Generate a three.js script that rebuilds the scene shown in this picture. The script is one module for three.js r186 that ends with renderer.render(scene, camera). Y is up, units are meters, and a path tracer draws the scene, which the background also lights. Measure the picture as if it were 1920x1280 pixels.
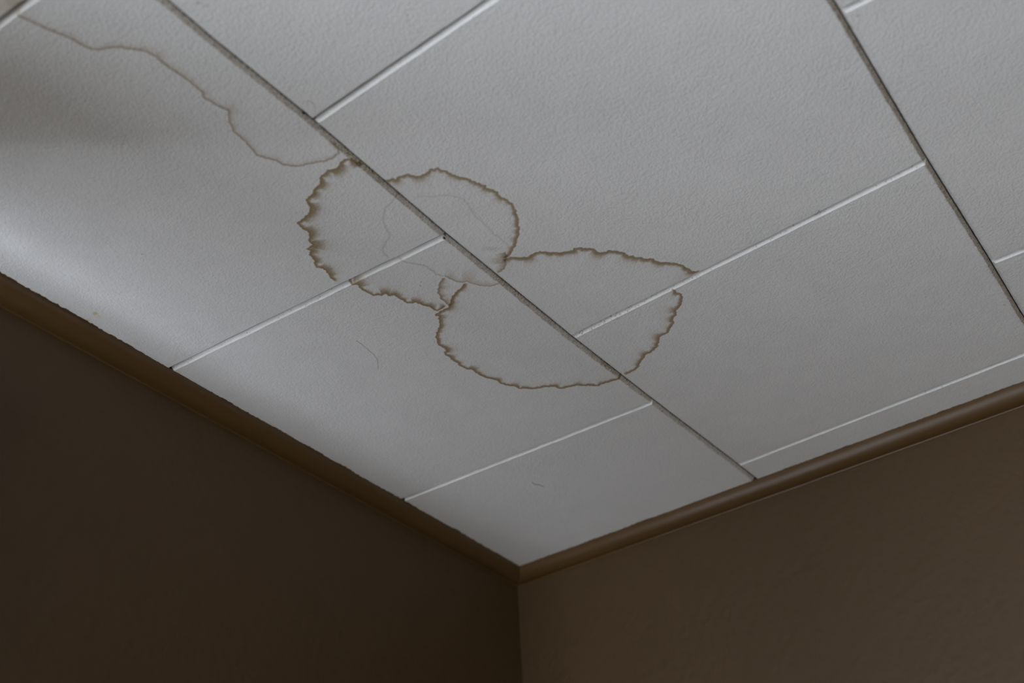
import * as THREE from 'three';
import { RectAreaLightUniformsLib } from 'three/addons/lights/RectAreaLightUniformsLib.js';
import { mergeGeometries } from 'three/addons/utils/BufferGeometryUtils.js';

// ---------------------------------------------------------------- renderer, camera, sky, daylight, exposure
const renderer = new THREE.WebGLRenderer({ antialias: true });
renderer.toneMapping = THREE.LinearToneMapping;
renderer.toneMappingExposure = 1.0;
renderer.shadowMap.enabled = true;
RectAreaLightUniformsLib.init();
const scene = new THREE.Scene();

// Axes: the ceiling edge of the trim in the corner is x = 0, z = 0; x runs along the back wall, z along the left wall, y up.
const H = 2.3;                                   // height of the ceiling
const EYE = new THREE.Vector3(0.71145, H - 0.604, 1.03362);
const F = 2262.2, YAW = 214.27189 * Math.PI / 180, PITCH = 36.25013 * Math.PI / 180, ROLL = -3.3607 * Math.PI / 180;
const fwd = new THREE.Vector3(Math.sin(YAW) * Math.cos(PITCH), Math.sin(PITCH), Math.cos(YAW) * Math.cos(PITCH));
const right0 = new THREE.Vector3().crossVectors(fwd, new THREE.Vector3(0, 1, 0)).normalize();
const up0 = new THREE.Vector3().crossVectors(right0, fwd);
const right = right0.clone().multiplyScalar(Math.cos(ROLL)).addScaledVector(up0, Math.sin(ROLL));
const up = right0.clone().multiplyScalar(-Math.sin(ROLL)).addScaledVector(up0, Math.cos(ROLL));
const camera = new THREE.PerspectiveCamera(2 * Math.atan(640 / F) * 180 / Math.PI, 1.5, 0.02, 60);
camera.position.copy(EYE);
camera.up.copy(up);
camera.lookAt(EYE.clone().add(fwd));
camera.focus = 1.0;
camera.userData.fStop = 5;

scene.background = new THREE.Color().setRGB(0.75, 0.86, 1.0);   // overcast sky outside the windows
scene.backgroundIntensity = 2.0;

// the window in the left wall, beyond the frame of the picture
const T = 0.016;                                  // size of the quarter-round trim; walls stand at -T
const RX = 3.3, RZ = 3.4;                         // the far walls
const WIN = { z0: 0.80, z1: 1.75, y0: 0.95, y1: 2.06 };
const WIN2 = { x0: 0.75, x1: 2.15, y0: 0.85, y1: 2.2 };   // a wider window in the wall behind the camera
function daylight(color, intensity, w, h, from, towards) {
  const l = new THREE.RectAreaLight(new THREE.Color().setRGB(...color), intensity, w, h);
  l.position.set(...from); l.lookAt(...towards); scene.add(l);
}
daylight([0.89, 0.97, 1.1], 19.0, WIN.z1 - WIN.z0 - 0.1, WIN.y1 - WIN.y0 - 0.1, [-T + 0.002, (WIN.y0 + WIN.y1) / 2, (WIN.z0 + WIN.z1) / 2], [5, (WIN.y0 + WIN.y1) / 2, (WIN.z0 + WIN.z1) / 2]);
daylight([0.95, 0.98, 1.0], 6.6, WIN2.x1 - WIN2.x0 - 0.1, WIN2.y1 - WIN2.y0 - 0.1, [(WIN2.x0 + WIN2.x1) / 2, (WIN2.y0 + WIN2.y1) / 2, RZ + 0.03], [(WIN2.x0 + WIN2.x1) / 2, (WIN2.y0 + WIN2.y1) / 2, 0]);

// ---------------------------------------------------------------- helpers
function rng(seed) { let s = seed >>> 0; return () => { s = (s + 0x6D2B79F5) | 0; let t = Math.imul(s ^ (s >>> 15), 1 | s); t = (t + Math.imul(t ^ (t >>> 7), 61 | t)) ^ t; return ((t ^ (t >>> 14)) >>> 0) / 4294967296; }; }
const hash = (x, y, s) => { let h = Math.imul(x, 374761393) + Math.imul(y, 668265263) + Math.imul(s, 1442695041); h = Math.imul(h ^ (h >>> 13), 1274126177); return ((h ^ (h >>> 16)) >>> 0) / 4294967296; };
function vnoise(x, y, s = 0, wrap = 0) {          // value noise 0..1, wrapping after `wrap` cells if given
  let xi = Math.floor(x), yi = Math.floor(y); const fx = x - xi, fy = y - yi;
  const u = fx * fx * (3 - 2 * fx), v = fy * fy * (3 - 2 * fy), m = a => wrap ? ((a % wrap) + wrap) % wrap : a;
  const a = hash(m(xi), m(yi), s), b = hash(m(xi + 1), m(yi), s), c = hash(m(xi), m(yi + 1), s), d = hash(m(xi + 1), m(yi + 1), s);
  return a + (b - a) * u + (c - a) * v + (a - b - c + d) * u * v;
}
const clamp = (x, a = 0, b = 1) => Math.min(b, Math.max(a, x));
const smooth = (a, b, x) => { const t = clamp((x - a) / (b - a)); return t * t * (3 - 2 * t); };
const used = {};
function numbered(n) { used[n] = (used[n] ?? -1) + 1; return used[n] ? n + '_' + String(used[n]).padStart(3, '0') : n; }
function mesh(name, geometry, material, parent = scene) {
  const m = new THREE.Mesh(geometry, material); m.name = name; m.castShadow = m.receiveShadow = true; parent.add(m); return m;
}
function tag(o, label, category, kind, group) { Object.assign(o.userData, { label, category }); if (kind) o.userData.kind = kind; if (group) o.userData.group = group; return o; }
function box(x0, x1, y0, y1, z0, z1) { const g = new THREE.BoxGeometry(x1 - x0, y1 - y0, z1 - z0); g.translate((x0 + x1) / 2, (y0 + y1) / 2, (z0 + z1) / 2); return g; }
// a pixel of the photograph (1920 x 1280) carried onto the plane of the ceiling: [x, z] in metres
function onCeiling(px, py) {
  const d = right.clone().multiplyScalar((px - 960) / F).addScaledVector(up, -(py - 640) / F).add(fwd);
  const k = (H - EYE.y) / d.y;
  return [EYE.x + d.x * k, EYE.z + d.z * k];
}
const pairs = a => { const o = []; for (let i = 0; i < a.length; i += 2) o.push([a[i], a[i + 1]]); return o; };
const ceilingLine = (...a) => pairs(a).map(([x, y]) => onCeiling(x, y));

// ---------------------------------------------------------------- the joints between the ceiling tiles
const BEVEL = 0.003, TILE = 0.305;
function alongZ(points, shift) {                  // x of a long joint as a function of z
  const p = points.map(([x, z]) => [x - shift, z]).sort((a, b) => a[1] - b[1]);
  return z => {
    if (z <= p[0][1]) return p[0][0];
    for (let i = 1; i < p.length; i++) if (z <= p[i][1]) { const t = (z - p[i - 1][1]) / (p[i][1] - p[i - 1][1]); return p[i - 1][0] + (p[i][0] - p[i - 1][0]) * t; }
    return p[p.length - 1][0];
  };
}
function across([a, b], slope) {                  // z of a cross joint as a function of x
  const m = slope ?? (b[1] - a[1]) / (b[0] - a[0]);
  const z0 = a[1] - m * a[0] - BEVEL;
  return x => z0 + m * x;
}
const long1 = alongZ(ceilingLine(317, 0, 400, 71, 585, 221, 835, 435, 1072, 629, 1226, 749, 1380, 866, 1422, 899), 0.0024);
const long2 = alongZ(ceilingLine(1577.5, 12, 1742.5, 294, 1861, 486, 1920, 586), 0.0024);
const J0 = across(ceilingLine(0, 31, 42, 0), -0.03), J1 = across(ceilingLine(320, 687, 833, 437)), J2 = across(ceilingLine(752, 935, 1226, 749));
const K1 = across(ceilingLine(588, 219, 907, 0)), K2 = across(ceilingLine(1073, 627, 1742, 294)), K3 = across(ceilingLine(1386, 867, 1920, 660));
const L1 = across(ceilingLine(1585, 11, 1610, 0), -0.05), L2 = across(ceilingLine(1864, 486, 1920, 464), -0.03);
const shifted = (f, d) => x => f(x) + d;
const wallZ = () => -T, wallX = () => -T, farZ = () => RZ, farX = () => RX;
const columns = [[wallX, long1], [long1, long2]];
const cuts = [[wallZ, J2, J1, J0], [wallZ, K3, K2, K1], [wallZ, L2, L1]];
for (const c of cuts) { let k = 1; const last = c[c.length - 1]; while (last(0.5) + TILE * k < RZ - 0.1) { c.push(shifted(last, TILE * k)); k++; } c.push(farZ); }
for (let i = 2; ; i++) {
  const l = i === 2 ? long2 : (k => z => long2(0.4) + TILE * k)(i - 2), r = (k => z => long2(0.4) + TILE * k)(i - 1), end = r(0) > RX - 0.1;
  columns.push([l, end ? farX : r]);
  if (i > 2) { const c = [wallZ], z0 = i % 2 ? 0.045 : 0.196; for (let k = 0; z0 + TILE * k < RZ - 0.1; k++) c.push((z => () => z)(z0 + TILE * k)); c.push(farZ); cuts.push(c); }
  if (end) break;
}

// ---------------------------------------------------------------- colour of the stained tiles: paint, water stains, dirt in the joints
const U0 = -0.03, V0 = -0.03, TW = 1664, TH = 2048, TX = 0.00042, DU = TW * TX, DV = TH * TX;
const col = new Float32Array(TW * TH * 3);
const PAINT = [0.74, 0.735, 0.72];
for (let j = 0; j < TH; j++) for (let i = 0; i < TW; i++) {
  const x = i * TX, y = j * TX, n = 1 + 0.035 * (vnoise(x * 60, y * 60, 3) - 0.5) + 0.03 * (vnoise(x * 400, y * 400, 4) - 0.5) + 0.03 * (hash(i, j, 9) - 0.5);
  for (let k = 0; k < 3; k++) col[(j * TW + i) * 3 + k] = PAINT[k] * n;
}
const tint = (i, j, c, a) => { if (i < 0 || j < 0 || i >= TW || j >= TH) return; const q = (j * TW + i) * 3; for (let k = 0; k < 3; k++) col[q + k] *= 1 + (c[k] - 1) * a; };
const BROWN = [0.39, 0.28, 0.15], TAN = [0.77, 0.66, 0.46], GRIME = [0.34, 0.265, 0.175], SOOT = [0.1, 0.085, 0.07];
const inTile = (col_, lo, hi) => (x, z) => { const a = columns[col_][0](z), b = columns[col_][1](z); return x > a && x < b && (!lo || z > lo(x)) && (!hi || z < hi(x)); };

// One edge of a stain: a line of pixels whose left side (as one walks along it) was wet. The dye gathered at the rim and thins out inwards,
// further where the rim runs inwards. line: width of the rim in metres; reach: how far the dye spreads inwards; a, b: strength of rim and of the spread.
function stain(px, { line = 0.0016, reach = 0.004, a = 0.9, b = 0.9, clip, taper = 0.006, rough = 0.0006, seed = 1, both = false, color = BROWN }) {
  const raw = pairs(px).map(([x, y]) => onCeiling(x, y)), pts = [];
  if (!both) { line *= 1.2; reach *= 1.4; }
  const rnd = rng(seed * 7919);
  for (let i = 0; i < raw.length - 1; i++) {      // finer steps with a ragged edge
    const [x0, z0] = raw[i], [x1, z1] = raw[i + 1], L = Math.hypot(x1 - x0, z1 - z0), n = Math.max(1, Math.round(L / 0.0016));
    for (let k = 0; k < n; k++) { const t = k / n, w = (rnd() - 0.5) * 2 * rough; pts.push([x0 + (x1 - x0) * t - (z1 - z0) / L * w, z0 + (z1 - z0) * t + (x1 - x0) / L * w]); }
  }
  pts.push(raw[raw.length - 1]);
  const band = 0.02, pad = band + 0.004;
  let x0 = 1e9, x1 = -1e9, z0 = 1e9, z1 = -1e9;
  for (const [x, z] of pts) { x0 = Math.min(x0, x); x1 = Math.max(x1, x); z0 = Math.min(z0, z); z1 = Math.max(z1, z); }
  const i0 = Math.floor((x0 - pad - U0) / TX), j0 = Math.floor((z0 - pad - V0) / TX), w = Math.ceil((x1 - x0 + 2 * pad) / TX), h = Math.ceil((z1 - z0 + 2 * pad) / TX);
  const best = new Float32Array(w * h).fill(1), sign = new Float32Array(w * h), where = new Float32Array(w * h);
  const len = [0]; for (let i = 1; i < pts.length; i++) len.push(len[i - 1] + Math.hypot(pts[i][0] - pts[i - 1][0], pts[i][1] - pts[i - 1][1]));
  const total = len[len.length - 1];
  // on the ceiling seen from below, the left of the walk in the picture is (dz, -dx) or its opposite: settled by the camera's axes
  const nrm = i => { const A = pts[Math.max(0, i)], B = pts[Math.min(pts.length - 1, i + 1)]; const L = Math.hypot(B[0] - A[0], B[1] - A[1]) || 1; return [-(B[1] - A[1]) / L, (B[0] - A[0]) / L]; };
  for (let s = 0; s < pts.length - 1; s++) {
    const [ax, az] = pts[s], [bx, bz] = pts[s + 1], dx = bx - ax, dz = bz - az, L2_ = dx * dx + dz * dz || 1e-12;
    const ia = Math.max(0, Math.floor((Math.min(ax, bx) - band - U0) / TX) - i0), ib = Math.min(w - 1, Math.ceil((Math.max(ax, bx) + band - U0) / TX) - i0);
    const ja = Math.max(0, Math.floor((Math.min(az, bz) - band - V0) / TX) - j0), jb = Math.min(h - 1, Math.ceil((Math.max(az, bz) + band - V0) / TX) - j0);
    const n = nrm(s), np = nrm(Math.max(0, s - 1)), nn = nrm(Math.min(pts.length - 2, s + 1));
    for (let j = ja; j <= jb; j++) for (let i = ia; i <= ib; i++) {
      const x = U0 + (i + i0 + 0.5) * TX, z = V0 + (j + j0 + 0.5) * TX;
      let t = ((x - ax) * dx + (z - az) * dz) / L2_; const tc = clamp(t);
      const ex = x - ax - dx * tc, ez = z - az - dz * tc, d = Math.hypot(ex, ez), q = j * w + i;
      if (d < best[q]) {
        best[q] = d;
        let nx = n[0], nz = n[1];
        if (t <= 0) { nx += np[0]; nz += np[1]; } else if (t >= 1) { nx += nn[0]; nz += nn[1]; }
        sign[q] = ex * nx + ez * nz >= 0 ? 1 : -1; where[q] = len[s] + Math.sqrt(L2_) * tc;
      }
    }
  }
  let blur = new Float32Array(w * h);
  for (let q = 0; q < w * h; q++) blur[q] = sign[q] < 0 && best[q] < band ? 1 : 0;
  const r = 6;
  for (let pass = 0; pass < 3; pass++) {          // three box blurs
    const o = new Float32Array(w * h);
    for (let j = 0; j < h; j++) { let s = 0; for (let i = -r; i < w; i++) { if (i + r < w) s += blur[j * w + i + r]; if (i - r - 1 >= 0) s -= blur[j * w + i - r - 1]; if (i >= 0) o[j * w + i] = s / (2 * r + 1); } }
    const o2 = new Float32Array(w * h);
    for (let i = 0; i < w; i++) { let s = 0; for (let j = -r; j < h; j++) { if (j + r < h) s += o[(j + r) * w + i]; if (j - r - 1 >= 0) s -= o[(j - r - 1) * w + i]; if (j >= 0) o2[j * w + i] = s / (2 * r + 1); } }
    blur = o2;
  }
  const turn = pts.map(([x, z]) => 0.5 - blur[clamp(Math.round((z - V0) / TX - 0.5) - j0, 0, h - 1) * w + clamp(Math.round((x - U0) / TX - 0.5) - i0, 0, w - 1)]);
  const width = turn.map((_, i) => { let c = 0, n = 0; for (let k = -1; k <= 1; k++) if (turn[i + k] !== undefined) { c += turn[i + k]; n++; } return reach * clamp(1 + 7 * c / n, 0.35, 2.7) * (0.8 + 0.4 * vnoise(len[i] * 160, 0.5, seed + 40)); });
  for (let j = 0; j < h; j++) for (let i = 0; i < w; i++) {
    const q = j * w + i; if (best[q] > 0.5) continue;
    const x = U0 + (i + i0 + 0.5) * TX, z = V0 + (j + j0 + 0.5) * TX;
    if (clip && !clip(x, z)) continue;
    const d = sign[q] * best[q], inside = both ? 1 : smooth(-0.6 * TX, 0.6 * TX, d);
    if (inside <= 0) continue;
    const ends = smooth(0, taper, where[q]) * smooth(0, taper, total - where[q]);
    let lo = 0, hi = len.length - 1; while (lo < hi - 1) { const m = (lo + hi) >> 1; if (len[m] <= where[q]) lo = m; else hi = m; }
    const W = width[lo] + (width[hi] - width[lo]) * clamp((where[q] - len[lo]) / (len[hi] - len[lo] || 1));
    const lw = line * (0.7 + 0.6 * vnoise(where[q] * 220, 3.5, seed + 60));
    const rim = a * smooth(lw * 1.6, lw * 0.5, Math.abs(d));
    const spread = both ? 0 : b * (0.75 * smooth(W * 1.15, W * 0.2, best[q]) + 0.25 * smooth(W * 2.2, 0, best[q])) * (0.9 + 0.2 * vnoise(x * 900, z * 900, seed));
    const k = clamp(1 - (1 - rim) * (1 - spread)) * inside * ends;
    if (k <= 0) continue;
    const c = [0, 1, 2].map(m => color[m] + (TAN[m] - color[m]) * smooth(0.75, 0.15, k) * 0.55);
    tint(i + i0, j + j0, c, Math.min(1, k));
  }
}
const rev = a => pairs(a).reverse().flat();
const c0J = inTile(0, J1, J0), c0M = inTile(0, J2, J1), c1U = inTile(1, K2, K1), c1L = inTile(1, K3, K2);
// the long thin stain in the tile by the left wall
stain([33, 18, 31, 30, 50, 38, 75, 50, 100, 61, 120, 68, 140, 78, 155, 87, 170, 93, 185, 95, 205, 91, 225, 90, 250, 94, 275, 98, 293, 108, 300, 116, 315, 127, 335, 140, 350, 150, 365, 163, 378, 175, 381, 184, 393, 190, 405, 198, 418, 204, 427, 208, 427, 218, 429, 230, 438, 248, 455, 262, 467, 275, 480, 292, 500, 298, 518, 302, 530, 310, 555, 313, 578, 309, 600, 304, 612, 303, 625, 297, 637, 288, 637, 281, 630, 272, 615, 262],
  { line: 0.0013, reach: 0.0035, a: 0.55, b: 0.36, clip: c0J, seed: 2, rough: 0.0003 });
// the round stain beside the long joint
stain([684, 314, 674, 307, 662, 300, 652, 296, 645, 298, 638, 303, 634, 312, 626, 317, 614, 318, 606, 326, 601, 328, 599, 337, 598, 347, 592, 352, 586, 356, 585, 362, 578, 369, 573, 375, 575, 382, 581, 390, 580, 398, 573, 404, 569, 408, 565, 412, 556, 418, 562, 424, 567, 430, 576, 433, 579, 441, 580, 446, 577, 449, 581, 455, 585, 458, 578, 464, 575, 466, 582, 470, 580, 478, 586, 485, 590, 490, 588, 495, 593, 502, 602, 503, 610, 507, 615, 513, 618, 520, 625, 526, 634, 530],
  { line: 0.0016, reach: 0.0046, a: 0.85, b: 0.92, clip: c0J, seed: 3, taper: 0.005 });
stain([650, 527, 653, 532, 660, 535, 670, 534, 674, 540, 679, 545, 690, 549, 700, 554, 715, 554, 722, 551, 728, 555, 738, 554, 750, 560, 760, 567, 767, 569, 778, 567, 790, 571, 805, 575, 812, 579, 817, 583, 823, 582, 832, 577, 838, 574],
  { line: 0.0016, reach: 0.0038, a: 0.85, b: 0.88, clip: c0M, seed: 4, taper: 0.002 });
stain(rev([716, 339, 722, 338, 735, 334, 742, 336, 750, 329, 760, 326, 768, 326, 778, 330, 788, 329, 800, 323, 805, 317, 813, 316, 822, 313, 828, 318, 838, 320, 845, 325, 860, 330, 875, 334, 885, 337, 897, 343, 908, 347, 912, 346, 913, 352, 925, 355, 934, 360, 936, 364, 942, 370, 952, 375, 960, 381, 968, 393, 969, 402, 973, 411, 973, 420, 974, 428, 973, 440, 970, 446, 969, 453, 966, 462, 960, 472, 956, 478, 950, 486]),
  { line: 0.002, reach: 0.0036, a: 0.7, b: 0.72, clip: c1U, seed: 5, taper: 0.002 });
// thin inner rings left by the first wetting
stain([748, 362, 742, 368, 735, 378, 728, 385, 722, 392, 719, 402, 719, 415, 722, 424, 726, 432, 731, 438, 730, 446, 725, 452, 720, 460, 717, 468, 718, 474, 725, 479, 730, 486], { line: 0.0007, a: 0.34, both: true, clip: c0J, seed: 6, rough: 0.0005, taper: 0.003 });
stain([745, 486, 752, 488, 760, 491, 773, 494, 790, 496, 800, 499, 806, 505, 812, 508, 818, 514, 830, 517, 836, 519], { line: 0.0008, a: 0.4, both: true, clip: c0M, seed: 7, rough: 0.0005, taper: 0.003 });
stain([770, 378, 778, 372, 790, 367, 815, 369, 840, 365, 855, 369, 868, 373, 878, 385, 886, 398, 895, 408, 910, 421, 917, 429, 926, 440, 935, 444, 942, 452, 950, 457, 955, 465, 955, 472, 950, 480], { line: 0.0007, a: 0.26, both: true, clip: c1U, seed: 8, rough: 0.0004, taper: 0.012 });
stain([826, 516, 836, 519, 845, 524, 857, 529, 870, 530, 875, 528, 885, 532, 900, 536, 920, 537, 935, 533, 938, 526], { line: 0.0011, reach: 0.0065, a: 0.5, b: 0.42, clip: c0M, seed: 9, rough: 0.0003 });
stain([836, 520, 828, 522, 826, 527, 823, 535, 820, 543, 822, 552, 826, 560, 832, 565, 838, 570, 843, 575], { line: 0.0014, reach: 0.0055, a: 0.7, b: 0.6, clip: c0M, seed: 10, taper: 0.002 });
stain([895, 470, 905, 467, 920, 466, 935, 468, 946, 473], { line: 0.002, a: 0.22, both: true, clip: c1U, seed: 11, taper: 0.01 });
stain(rev([946, 470, 951, 478, 949, 488, 949, 497, 945, 505, 938, 510, 930, 513]), { line: 0.0014, reach: 0.0075, a: 0.42, b: 0.6, clip: c1U, seed: 12, taper: 0.003 });
// the large stain
stain([872, 528, 868, 533, 862, 541, 852, 550, 846, 555, 845, 562, 843, 570, 840, 577, 832, 579, 824, 584, 816, 588, 817, 593, 822, 592, 823, 600, 824, 608, 821, 617, 817, 625, 816, 632, 819, 640, 822, 646, 830, 651, 836, 656, 832, 661, 835, 665, 842, 670, 850, 677, 858, 681, 860, 685, 868, 688, 874, 692, 884, 692, 890, 697, 897, 702, 908, 707, 920, 711, 932, 713, 935, 717, 946, 722, 962, 724, 976, 729, 988, 728, 998, 730, 1015, 727, 1033, 725, 1040, 725, 1049, 729, 1062, 727, 1080, 723, 1100, 723, 1122, 724, 1128, 720, 1140, 717, 1158, 712, 1164, 709, 1168, 706],
  { line: 0.0019, reach: 0.0036, a: 0.85, b: 0.85, clip: c0M, seed: 13, taper: 0.003 });
stain(rev([940, 487, 948, 486, 958, 481, 975, 482, 990, 481, 998, 475, 1012, 471, 1022, 471, 1040, 473, 1055, 472, 1074, 469, 1076, 464, 1090, 464, 1105, 465, 1115, 466, 1119, 471, 1125, 473, 1132, 473, 1140, 469, 1155, 469, 1168, 472, 1177, 478, 1179, 480, 1188, 478, 1190, 482, 1200, 482, 1215, 485, 1223, 484, 1230, 489, 1238, 491, 1255, 491, 1270, 494, 1278, 495, 1286, 500, 1292, 503, 1298, 508, 1315, 508]),
  { line: 0.0026, reach: 0.0038, a: 0.78, b: 0.76, clip: c1U, seed: 14, taper: 0.002 });
stain(rev([1256, 545, 1262, 543, 1267, 544, 1270, 548, 1278, 551, 1280, 558, 1278, 570, 1272, 577, 1268, 583, 1269, 590, 1263, 596, 1264, 606, 1256, 618, 1252, 624, 1238, 632, 1236, 640, 1234, 648, 1230, 653, 1222, 660, 1210, 665, 1207, 672, 1200, 680, 1198, 688, 1190, 694, 1180, 699, 1170, 704]),
  { line: 0.002, reach: 0.0038, a: 0.8, b: 0.78, clip: c1L, seed: 15, taper: 0.003 });
// dirt gathered on the slopes of the long joints, browner where the water ran into them
function jointDirt(lineX, seed, zEnd, damp) {
  for (let j = 0; j < TH; j++) {
    const z = V0 + (j + 0.5) * TX; if (z < 0 || z > zEnd) continue;
    const e = lineX(z), wet = damp(z), w = 0.0031 + 0.0008 * (vnoise(z * 900, 1, seed) - 0.5) + 0.0006 * (vnoise(z * 160, 2, seed) - 0.5);
    for (let i = Math.floor((e - 0.006 - U0) / TX); i <= (e + 0.005 - U0) / TX; i++) {
      const d = U0 + (i + 0.5) * TX - e, gr = vnoise(i * 0.9, j * 0.55, seed + 1), sp = hash(i, j, seed + 2);
      let k = 0;
      if (d < 0) k = smooth(w + 0.0007, w - 0.0004, -d) * (0.36 + 0.75 * gr * gr + 0.35 * (sp - 0.5));
      else k = smooth(0.0036, 0.001, d) * (0.7 * gr) * (0.15 + 0.75 * vnoise(z * 300, 7, seed));
      if (d < -w && d > -w - 0.0014 && sp > 0.9) k = Math.max(k, 0.45 * sp);
      if (d > 0.003 && d < 0.0048 && sp > 0.93) k = Math.max(k, 0.4 * sp);
      const c = GRIME.map((g, m) => g + (BROWN[m] * 0.85 - g) * wet);
      if (k > 0) tint(i, j, c, k * (0.8 + 0.25 * wet));
      if (Math.abs(d) < 0.0008) tint(i, j, SOOT, 0.5 * gr);
    }
  }
}
const bump1 = (z, c, w) => Math.exp(-(((z - c) / w) ** 2));
const zAt = (x, y) => onCeiling(x, y)[1];
jointDirt(long1, 21, 0.83, z => clamp(bump1(z, zAt(700, 330), 0.018) + bump1(z, zAt(640, 285), 0.012) * 0.7 + bump1(z, zAt(965, 545), 0.03) + bump1(z, zAt(1145, 695), 0.03) + 0.25 * vnoise(z * 60, 4, 5)));
jointDirt(long2, 31, 0.83, z => 0.75);
// clean slopes of the cross joints: a few specks only
{
  const r = rng(77);
  const specks = (f, xa, xb, n, depth = 0.0028) => { for (let k = 0; k < n; k++) { const x = xa + (xb - xa) * r() ** 1.4, z = f(x) - r() * depth, i = Math.round((x - U0) / TX), j = Math.round((z - V0) / TX), s = 1 + Math.floor(r() * 3); for (let m = 0; m < s; m++) tint(i + m, j + (m >> 1), SOOT, 0.3 + 0.5 * r()); } };
  specks(K2, long1(0.3), long2(0.3), 60); specks(K2, long1(0.3), long1(0.3) + 0.12, 60); specks(J1, 0, long1(0.5), 24); specks(J2, 0, long1(0.2), 10); specks(K3, long1(0), long2(0), 14);
  const blot = (px, py, rad, c, a, n = 1) => { const [x, z] = onCeiling(px, py); for (let q = 0; q < n; q++) { const bx = x + (r() - 0.5) * rad * 2 * (n > 1), bz = z + (r() - 0.5) * rad * 2 * (n > 1), R = n > 1 ? rad * 0.4 : rad, m = Math.ceil(R / TX) + 1; const ci = Math.round((bx - U0) / TX), cj = Math.round((bz - V0) / TX); for (let j = -m; j <= m; j++) for (let i = -m; i <= m; i++) { const d = Math.hypot(i, j) * TX * (0.7 + 0.6 * vnoise((ci + i) * 0.5, (cj + j) * 0.5, 8)); tint(ci + i, cj + j, c, a * smooth(R, R * 0.5, d)); } } };
  blot(568, 210, 0.0014, SOOT, 0.9); blot(575, 215, 0.001, SOOT, 0.8); blot(588, 228, 0.0011, SOOT, 0.9); blot(834, 445, 0.0013, SOOT, 0.95); blot(831, 448, 0.0009, SOOT, 0.8);
  blot(670, 520, 0.0008, SOOT, 0.75); blot(790, 529, 0.0006, SOOT, 0.5); blot(789, 536, 0.0012, GRIME, 0.4, 4); blot(267, 477, 0.0006, SOOT, 0.7); blot(1157, 597, 0.0012, SOOT, 0.6, 4);
  blot(1310, 316, 0.0009, GRIME, 0.7, 2); blot(1609, 31, 0.0012, GRIME, 0.5); blot(1860, 472, 0.001, GRIME, 0.6, 3); blot(1883, 572, 0.0009, GRIME, 0.5); blot(866, 797, 0.0012, GRIME, 0.4, 4); blot(820, 872, 0.0009, GRIME, 0.5); blot(845, 859, 0.0007, GRIME, 0.4);
  blot(1330, 828, 0.0022, GRIME, 0.8, 3); blot(933, 867, 0.001, GRIME, 0.6);
  blot(372, 6, 0.002, GRIME, 0.4, 5); blot(386, 12, 0.0016, GRIME, 0.35, 4); blot(377, 42, 0.001, GRIME, 0.5, 3); blot(450, 106, 0.001, GRIME, 0.45, 3);
  blot(14, 6, 0.012, TAN, 0.45); blot(24, 2, 0.006, BROWN, 0.3);
  blot(178, 598, 0.007, [0.9, 0.85, 0.62], 0.6, 5); blot(172, 604, 0.004, [0.92, 0.84, 0.6], 0.6, 3);
  // brown wall paint that strayed onto the tiles, and a cream line of old caulk, along the trim
  for (let j = 0; j < TH; j++) { const z = V0 + j * TX; const w = 0.0016 * (vnoise(z * 45, 1, 51) * 0.9 + vnoise(z * 420, 1, 52) * 0.8 - 0.75), cr = 0.0012 * (vnoise(z * 30, 5, 53) - 0.25); for (let i = Math.floor(-U0 / TX) - 10; i < -U0 / TX + 8; i++) { const x = U0 + i * TX; if (x < w) tint(i, j, [0.11, 0.065, 0.035], 1); else if (x < w + cr) tint(i, j, [0.95, 0.88, 0.7], 0.8); } }
  for (let i = 0; i < TW; i++) { const x = U0 + i * TX; const w = 0.0016 * (vnoise(x * 38, 1, 54) * 0.9 + vnoise(x * 350, 1, 55) * 0.7 - 0.75), cr = 0.001 * (vnoise(x * 30, 5, 56) - 0.4); for (let j = Math.floor(-V0 / TX) - 10; j < -V0 / TX + 8; j++) { const z = V0 + j * TX; if (z < w) tint(i, j, [0.11, 0.065, 0.035], 1); else if (z < w + cr) tint(i, j, [0.95, 0.88, 0.7], 0.8); } }
}
const toByte = c => Math.round(255 * (c <= 0.0031308 ? c * 12.92 : 1.055 * Math.pow(c, 1 / 2.4) - 0.055));
const data = new Uint8Array(TW * TH * 4);
for (let q = 0; q < TW * TH; q++) { for (let k = 0; k < 3; k++) data[q * 4 + k] = toByte(clamp(col[q * 3 + k])); data[q * 4 + 3] = 255; }
const stainMap = new THREE.DataTexture(data, TW, TH, THREE.RGBAFormat);
stainMap.colorSpace = THREE.SRGBColorSpace; stainMap.magFilter = THREE.LinearFilter; stainMap.wrapS = stainMap.wrapT = THREE.ClampToEdgeWrapping;
stainMap.repeat.set(1 / DU, 1 / DV); stainMap.offset.set(-U0 / DU, -V0 / DV); stainMap.needsUpdate = true;

function reliefTexture(size, metres, octaves, seed) {   // a tiling height map; octaves: [cells across, weight]
  const d = new Uint8Array(size * size * 4);
  const sum = octaves.reduce((s, o) => s + o[1], 0);
  for (let j = 0; j < size; j++) for (let i = 0; i < size; i++) {
    let v = 0; octaves.forEach(([c, w], k) => { v += w * vnoise(i / size * c, j / size * c, seed + k, c); });
    const b = Math.round(255 * clamp(v / sum)); const q = (j * size + i) * 4; d[q] = d[q + 1] = d[q + 2] = b; d[q + 3] = 255;
  }
  const t = new THREE.DataTexture(d, size, size, THREE.RGBAFormat); t.magFilter = THREE.LinearFilter; t.wrapS = t.wrapT = THREE.RepeatWrapping; t.repeat.set(1 / metres, 1 / metres); t.needsUpdate = true; return t;
}
const tileRelief = reliefTexture(1024, 0.23, [[90, 0.3], [190, 1], [320, 0.8]], 100);
const wallRelief = reliefTexture(512, 0.4, [[60, 1], [130, 0.6]], 200);

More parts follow.
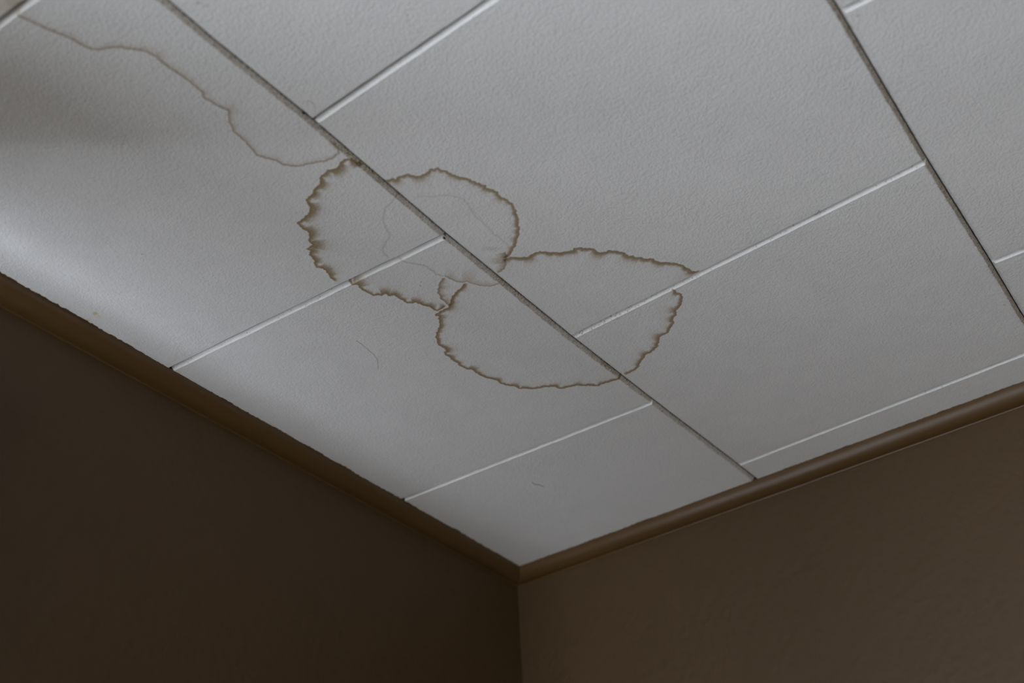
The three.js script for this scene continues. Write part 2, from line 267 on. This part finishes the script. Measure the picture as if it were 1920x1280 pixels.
// ---------------------------------------------------------------- materials
const tileStained = new THREE.MeshStandardMaterial({ map: stainMap, roughness: 0.85, bumpMap: tileRelief, bumpScale: 0.00034 });
const tilePlain = new THREE.MeshStandardMaterial({ color: new THREE.Color().setRGB(...PAINT), roughness: 0.85, bumpMap: tileRelief, bumpScale: 0.00034 });
const wallPaint = new THREE.MeshStandardMaterial({ color: new THREE.Color().setRGB(0.062, 0.032, 0.0088), roughness: 0.6, bumpMap: wallRelief, bumpScale: 0.0004 });
const trimPaint = new THREE.MeshStandardMaterial({ color: new THREE.Color().setRGB(0.083, 0.044, 0.0135), roughness: 0.38 });
const board = new THREE.MeshStandardMaterial({ color: new THREE.Color().setRGB(0.2, 0.16, 0.12), roughness: 1 });
const carpet = new THREE.MeshStandardMaterial({ color: new THREE.Color().setRGB(0.42, 0.37, 0.3), roughness: 1 });
const white = new THREE.MeshStandardMaterial({ color: new THREE.Color().setRGB(0.75, 0.75, 0.73), roughness: 0.4 });
const glass = new THREE.MeshPhysicalMaterial({ color: 0xffffff, roughness: 0.02, transmission: 1, thickness: 0, ior: 1.5 });
const cloth = new THREE.MeshStandardMaterial({ color: new THREE.Color().setRGB(0.12, 0.09, 0.065), roughness: 0.95 });
const lining = new THREE.MeshStandardMaterial({ color: new THREE.Color().setRGB(0.85, 0.85, 0.84), roughness: 0.95 });
const steel = new THREE.MeshStandardMaterial({ color: new THREE.Color().setRGB(0.12, 0.1, 0.09), roughness: 0.4, metalness: 0.8 });
const dustMat = new THREE.MeshStandardMaterial({ color: new THREE.Color().setRGB(0.03, 0.026, 0.022), roughness: 1 });
const hairMat = new THREE.MeshStandardMaterial({ color: new THREE.Color().setRGB(0.16, 0.14, 0.12), roughness: 0.7 });

// ---------------------------------------------------------------- the room
const ceiling = new THREE.Group(); ceiling.name = 'ceiling'; scene.add(ceiling);
tag(ceiling, 'off-white ceiling of square bevelled fibre tiles with brown water stains', 'ceiling', 'structure');
function tileGeometry(xl, xr, zl, zh, n, seed) {
  const gap = 0.00045;
  const at = (s, t, dx0, dx1, dz0, dz1) => {       // a point of the tile inset from its four joints
    let x = (xl(0.5) + xr(0.5)) / 2, z = (zl(x) + zh(x)) / 2;
    for (let k = 0; k < 3; k++) { const a = xl(z) + dx0, b = xr(z) - dx1; x = a + (b - a) * s; const c = zl(x) + dz0, d = zh(x) - dz1; z = c + (d - c) * t; }
    return [x, z];
  };
  const P = [], UV = [], I = [];
  const add = ([x, z], y) => { P.push(x, y, z); UV.push(x, z); return P.length / 3 - 1; };
  const jit = (i, e) => (vnoise(i * 0.83, e * 7.3, seed) - 0.5) * 0.0006 + (n > 2 ? (hash(i, e, seed) - 0.5) * 0.00025 : 0);
  const B = BEVEL;
  for (let j = 0; j <= n; j++) for (let i = 0; i <= n; i++) add(at(i / n, j / n, B + jit(j, 1), B + jit(j, 2), B + jit(i, 3), B + jit(i, 4)), H);
  const id = (i, j) => j * (n + 1) + i;
  for (let j = 0; j < n; j++) for (let i = 0; i < n; i++) I.push(id(i, j), id(i + 1, j), id(i + 1, j + 1), id(i, j), id(i + 1, j + 1), id(i, j + 1));
  const ring = []; for (let i = 0; i < n; i++) ring.push([i, 0]); for (let j = 0; j < n; j++) ring.push([n, j]); for (let i = n; i > 0; i--) ring.push([i, n]); for (let j = n; j > 0; j--) ring.push([0, j]);
  const sides = [[0, 1, 0, -1], [0, 0, 0, 0]];
  const edge = (a, b, fa, fb, ya, yb) => { const v0 = add(fa(a), ya), v1 = add(fa(b), ya), v2 = add(fb(b), yb), v3 = add(fb(a), yb); I.push(v0, v2, v1, v0, v3, v2); };
  const face = ([i, j]) => [P[id(i, j) * 3], P[id(i, j) * 3 + 2]], low = ([i, j]) => at(i / n, j / n, gap, gap, gap, gap);
  for (let k = 0; k < ring.length; k++) { const a = ring[k], b = ring[(k + 1) % ring.length]; edge(a, b, face, low, H, H + B); edge(a, b, low, low, H + B, H + 0.013); }
  const g = new THREE.BufferGeometry();
  g.setAttribute('position', new THREE.Float32BufferAttribute(P, 3)); g.setAttribute('uv', new THREE.Float32BufferAttribute(UV, 2)); g.setIndex(I); g.computeVertexNormals();
  return g;
}
columns.forEach(([xl, xr], c) => {
  for (let k = 0; k < cuts[c].length - 1; k++) {
    const zl = cuts[c][k], zh = cuts[c][k + 1], near = xl(0.4) < 0.66 && zl(0.4) < 0.82;
    mesh(numbered('ceiling_tile'), tileGeometry(xl, xr, zl, zh, near ? 28 : 2, c * 31 + k), near ? tileStained : tilePlain, ceiling);
  }
});
mesh('backing_board', box(-T, RX, H + 0.0135, H + 0.06, -T, RZ), board, ceiling);

const metricUV = (g) => {                         // uv in metres by the way a face points
  const n = g.toNonIndexed ? (g.index ? g.toNonIndexed() : g) : g, p = n.attributes.position, nr = n.attributes.normal, uv = new Float32Array(p.count * 2);
  for (let i = 0; i < p.count; i++) { const ax = Math.abs(nr.getX(i)), ay = Math.abs(nr.getY(i)), az = Math.abs(nr.getZ(i)); uv[2 * i] = ax > ay && ax > az ? p.getZ(i) : p.getX(i); uv[2 * i + 1] = ay > ax && ay > az ? p.getZ(i) : p.getY(i); }
  n.setAttribute('uv', new THREE.BufferAttribute(uv, 2)); return n;
};
const wt = 0.12, TOP = H + 0.06;
const wallLeft = mesh('wall_left', metricUV(mergeGeometries([box(-T - wt, -T, 0, TOP, -T - wt, WIN.z0), box(-T - wt, -T, 0, TOP, WIN.z1, RZ + wt), box(-T - wt, -T, 0, WIN.y0, WIN.z0, WIN.z1), box(-T - wt, -T, WIN.y1, TOP, WIN.z0, WIN.z1)])), wallPaint);
tag(wallLeft, 'dark brown painted wall under the brighter edge of the ceiling', 'wall', 'structure');
tag(mesh('wall_back', metricUV(box(-T, RX + wt, 0, TOP, -T - wt, -T)), wallPaint), 'lighter brown painted wall facing the daylight', 'wall', 'structure');
tag(mesh('wall_right', metricUV(box(RX, RX + wt, 0, TOP, -T, RZ + wt)), wallPaint), 'brown painted wall opposite the window', 'wall', 'structure');
tag(mesh('wall_front', metricUV(mergeGeometries([box(-T, WIN2.x0, 0, TOP, RZ, RZ + wt), box(WIN2.x1, RX, 0, TOP, RZ, RZ + wt), box(WIN2.x0, WIN2.x1, 0, WIN2.y0, RZ, RZ + wt), box(WIN2.x0, WIN2.x1, WIN2.y1, TOP, RZ, RZ + wt)])), wallPaint), 'brown painted wall behind the camera', 'wall', 'structure');
tag(mesh('floor', metricUV(box(-T - wt, RX + wt, -0.1, 0, -T - wt, RZ + wt)), carpet), 'beige carpeted floor of the room', 'floor', 'structure');

// quarter-round trim: [distance from the wall, drop from the ceiling]
const profile = [[T, -0.0004], [T, 0.0012]];
for (let k = 1; k <= 10; k++) { const a = k / 10 * Math.PI / 2; profile.push([0.0013 + (T - 0.0013) * Math.cos(a), 0.0012 + (T - 0.0026) * Math.sin(a)]); }
profile.push([0.0011, T - 0.0013], [0.0010, T - 0.0002], [0, T]);
function trim(place, length, seed) {
  const n = 260, P = [], I = [], m = profile.length;
  for (let s = 0; s <= n; s++) profile.forEach(([a, b], k) => {
    const j = k < 2 ? (vnoise(s * 0.21, 1, seed) - 0.5) * 0.0009 + (vnoise(s * 0.9, 2, seed) - 0.5) * 0.0005 : (vnoise(s * 0.07, 3, seed) - 0.5) * 0.0003;
    P.push(...place(a + j, b, a - T + (length + T - a) * (s / n)));
  });
  for (let s = 0; s < n; s++) for (let k = 0; k < m - 1; k++) { const q = s * m + k; I.push(q, q + 1, q + m, q + 1, q + m + 1, q + m); }
  const g = new THREE.BufferGeometry(); g.setAttribute('position', new THREE.Float32BufferAttribute(P, 3)); g.setIndex(I); g.computeVertexNormals(); return g;
}
const trimMat = trimPaint; trimMat.side = THREE.DoubleSide;
tag(mesh('trim_1', trim((a, b, z) => [-T + a, H - b, z], RZ - 0.001, 61), trimMat), 'brown quarter-round trim along the darker wall', 'trim', 'structure');
tag(mesh('trim_2', trim((a, b, x) => [x, H - b, -T + a], RX - 0.001, 62), trimMat), 'brown quarter-round trim along the lighter wall', 'trim', 'structure');

// ---------------------------------------------------------------- window, rod and curtains beyond the frame of the picture
{
  const w = new THREE.Group(); w.name = 'window_1'; scene.add(w); tag(w, 'white framed window with curtains in the darker wall', 'window', 'structure');
  const x0 = -T - 0.05, x1 = -T - 0.003, f = 0.05, zm = (WIN.z0 + WIN.z1) / 2;
  mesh('window_frame', mergeGeometries([box(x0, x1, WIN.y0, WIN.y0 + f, WIN.z0, WIN.z1), box(x0, x1, WIN.y1 - f, WIN.y1, WIN.z0, WIN.z1), box(x0, x1, WIN.y0 + f, WIN.y1 - f, WIN.z0, WIN.z0 + f), box(x0, x1, WIN.y0 + f, WIN.y1 - f, WIN.z1 - f, WIN.z1), box(x0, x1, WIN.y0 + f, WIN.y1 - f, zm - 0.02, zm + 0.02)]), white, w);
  for (const [a, b] of [[WIN.z0 + f, zm - 0.02], [zm + 0.02, WIN.z1 - f]]) mesh('pane', new THREE.PlaneGeometry(b - a, WIN.y1 - WIN.y0 - 2 * f).rotateY(Math.PI / 2).translate(x1 - 0.004, (WIN.y0 + WIN.y1) / 2, (a + b) / 2), glass, w);
  mesh('window_sill', box(-T - 0.05, -T + 0.03, WIN.y0 - 0.025, WIN.y0, WIN.z0 - 0.03, WIN.z1 + 0.03), white, w);
}
{
  const w = new THREE.Group(); w.name = 'window_2'; scene.add(w); tag(w, 'wide white framed window in the wall facing the lighter wall', 'window', 'structure');
  const z0 = RZ + 0.05, z1 = RZ + 0.1, f = 0.05, xm = (WIN2.x0 + WIN2.x1) / 2;
  mesh('window_frame', mergeGeometries([box(WIN2.x0, WIN2.x1, WIN2.y0, WIN2.y0 + f, z0, z1), box(WIN2.x0, WIN2.x1, WIN2.y1 - f, WIN2.y1, z0, z1), box(WIN2.x0, WIN2.x0 + f, WIN2.y0 + f, WIN2.y1 - f, z0, z1), box(WIN2.x1 - f, WIN2.x1, WIN2.y0 + f, WIN2.y1 - f, z0, z1), box(xm - 0.02, xm + 0.02, WIN2.y0 + f, WIN2.y1 - f, z0, z1)]), white, w);
  for (const [a, b] of [[WIN2.x0 + f, xm - 0.02], [xm + 0.02, WIN2.x1 - f]]) mesh('pane', new THREE.PlaneGeometry(b - a, WIN2.y1 - WIN2.y0 - 2 * f).translate((a + b) / 2, (WIN2.y0 + WIN2.y1) / 2, (z0 + z1) / 2), glass, w);
  mesh('window_sill', box(WIN2.x0 - 0.03, WIN2.x1 + 0.03, WIN2.y0 - 0.025, WIN2.y0, RZ - 0.03, RZ + 0.05), white, w);
}
const ROD = { x: 0.06, y: 2.205 };
{
  const r = new THREE.Group(); r.name = 'curtain_rod'; scene.add(r); tag(r, 'dark metal curtain rod above the window', 'curtain rod');
  mesh('pole', new THREE.CylinderGeometry(0.008, 0.008, 1.27, 16).rotateX(Math.PI / 2).translate(ROD.x, ROD.y, 1.495), steel, r);
  for (const z of [0.86, 2.135]) mesh('finial', new THREE.SphereGeometry(0.0105, 16, 12).translate(ROD.x, ROD.y, z), steel, r);
  for (const z of [1.26, 1.78]) mesh('bracket', mergeGeometries([box(-T, -T + 0.006, ROD.y - 0.03, ROD.y + 0.03, z - 0.012, z + 0.012), box(-T, ROD.x, ROD.y - 0.014, ROD.y - 0.008, z - 0.006, z + 0.006)]), steel, r);
}
function curtain(z0, z1, waves, middle, deep, label) {   // middle(t): distance of the folds from the trim line, deep: half their depth
  const c = new THREE.Group(); c.name = numbered('curtain'); scene.add(c); tag(c, label, 'curtain', null, 'curtains of the window');
  const sheet = (from, to) => {
    const n = waves * 16, a = [], b = [];
    for (let i = 0; i <= n; i++) { const t = i / n, x = middle(t) + deep * Math.sin(t * waves * 2 * Math.PI + 0.6); a.push(new THREE.Vector2(x + to, z0 + (z1 - z0) * t)); b.unshift(new THREE.Vector2(x + from, z0 + (z1 - z0) * t)); }
    return new THREE.ExtrudeGeometry(new THREE.Shape([...a, ...b]), { depth: 1.65, bevelEnabled: false }).rotateX(Math.PI / 2).translate(0, ROD.y - 0.011, 0);   // shape y becomes z, the depth runs down
  };
  mesh('face_fabric', sheet(0, 0.0015), cloth, c);
  mesh('lining', sheet(-0.0015, 0), lining, c);
}
curtain(0.79, 1.2, 6, t => 0.055 + 0.01 * t, 0.032, 'gathered brown curtain with white lining at the side of the window towards the corner');
curtain(1.82, 2.1, 6, t => 0.055, 0.036, 'gathered brown curtain with white lining at the side of the window away from the corner');

// ---------------------------------------------------------------- hairs and lint caught on the rough tiles
function hair(name, label, px, radius, sag = 0.0006) {
  const pts = pairs(px).map(([x, y], i, all) => { const [u, v] = onCeiling(x, y); return new THREE.Vector3(u, H - radius * 0.8 - sag * Math.sin(Math.PI * i / (all.length - 1)), v); });
  tag(mesh(name, new THREE.TubeGeometry(new THREE.CatmullRomCurve3(pts), 40, radius, 6), hairMat), label, 'hair');
}
hair('curled_hair', 'thin curled hair on a tile between the large stain and the dark wall', [668, 638, 680, 646, 692, 656, 703, 666, 708, 675, 709, 686, 709, 694], 0.0001);
hair('looped_hair', 'fine looped hair where a white cross joint meets the dirty long joint', [566, 196, 572, 189, 582, 189, 589, 196, 591, 206, 588, 214], 0.00006);
hair('short_fibre', 'short dark fibre on the small tile in the corner', [998, 904, 1003, 907, 1010, 908, 1020, 912], 0.00016, 0.0003);
hair('bent_fibre', 'bent fibre sticking out of the long white cross joint', [1527, 403, 1531, 401, 1534, 397, 1536, 394], 0.00018, 0.0003);

function clump(label, px, py, size, seed) {       // a rough little wad of dust
  const g = new THREE.IcosahedronGeometry(1, 2), p = g.attributes.position, [u, v] = onCeiling(px, py);
  for (let i = 0; i < p.count; i++) { const x = p.getX(i), y = p.getY(i), z = p.getZ(i), k = 0.65 + 0.7 * vnoise(x * 2 + 9, y * 2 + z * 1.7 + 9, seed); p.setXYZ(i, x * k * 1.5, y * k * 0.5, z * k); }
  g.computeVertexNormals();
  const m = mesh(numbered('lint_clump'), g.scale(size, size, size), dustMat); m.position.set(u, H - size * 0.15, v); m.rotation.y = -1.0;
  tag(m, label, 'lint');
}
clump('black speck of lint on the dirty long joint next to the looped hair', 569, 211, 0.0011, 91);
clump('black speck of lint at the end of the white joint inside the round stain', 833, 446, 0.0009, 92);

renderer.render(scene, camera);
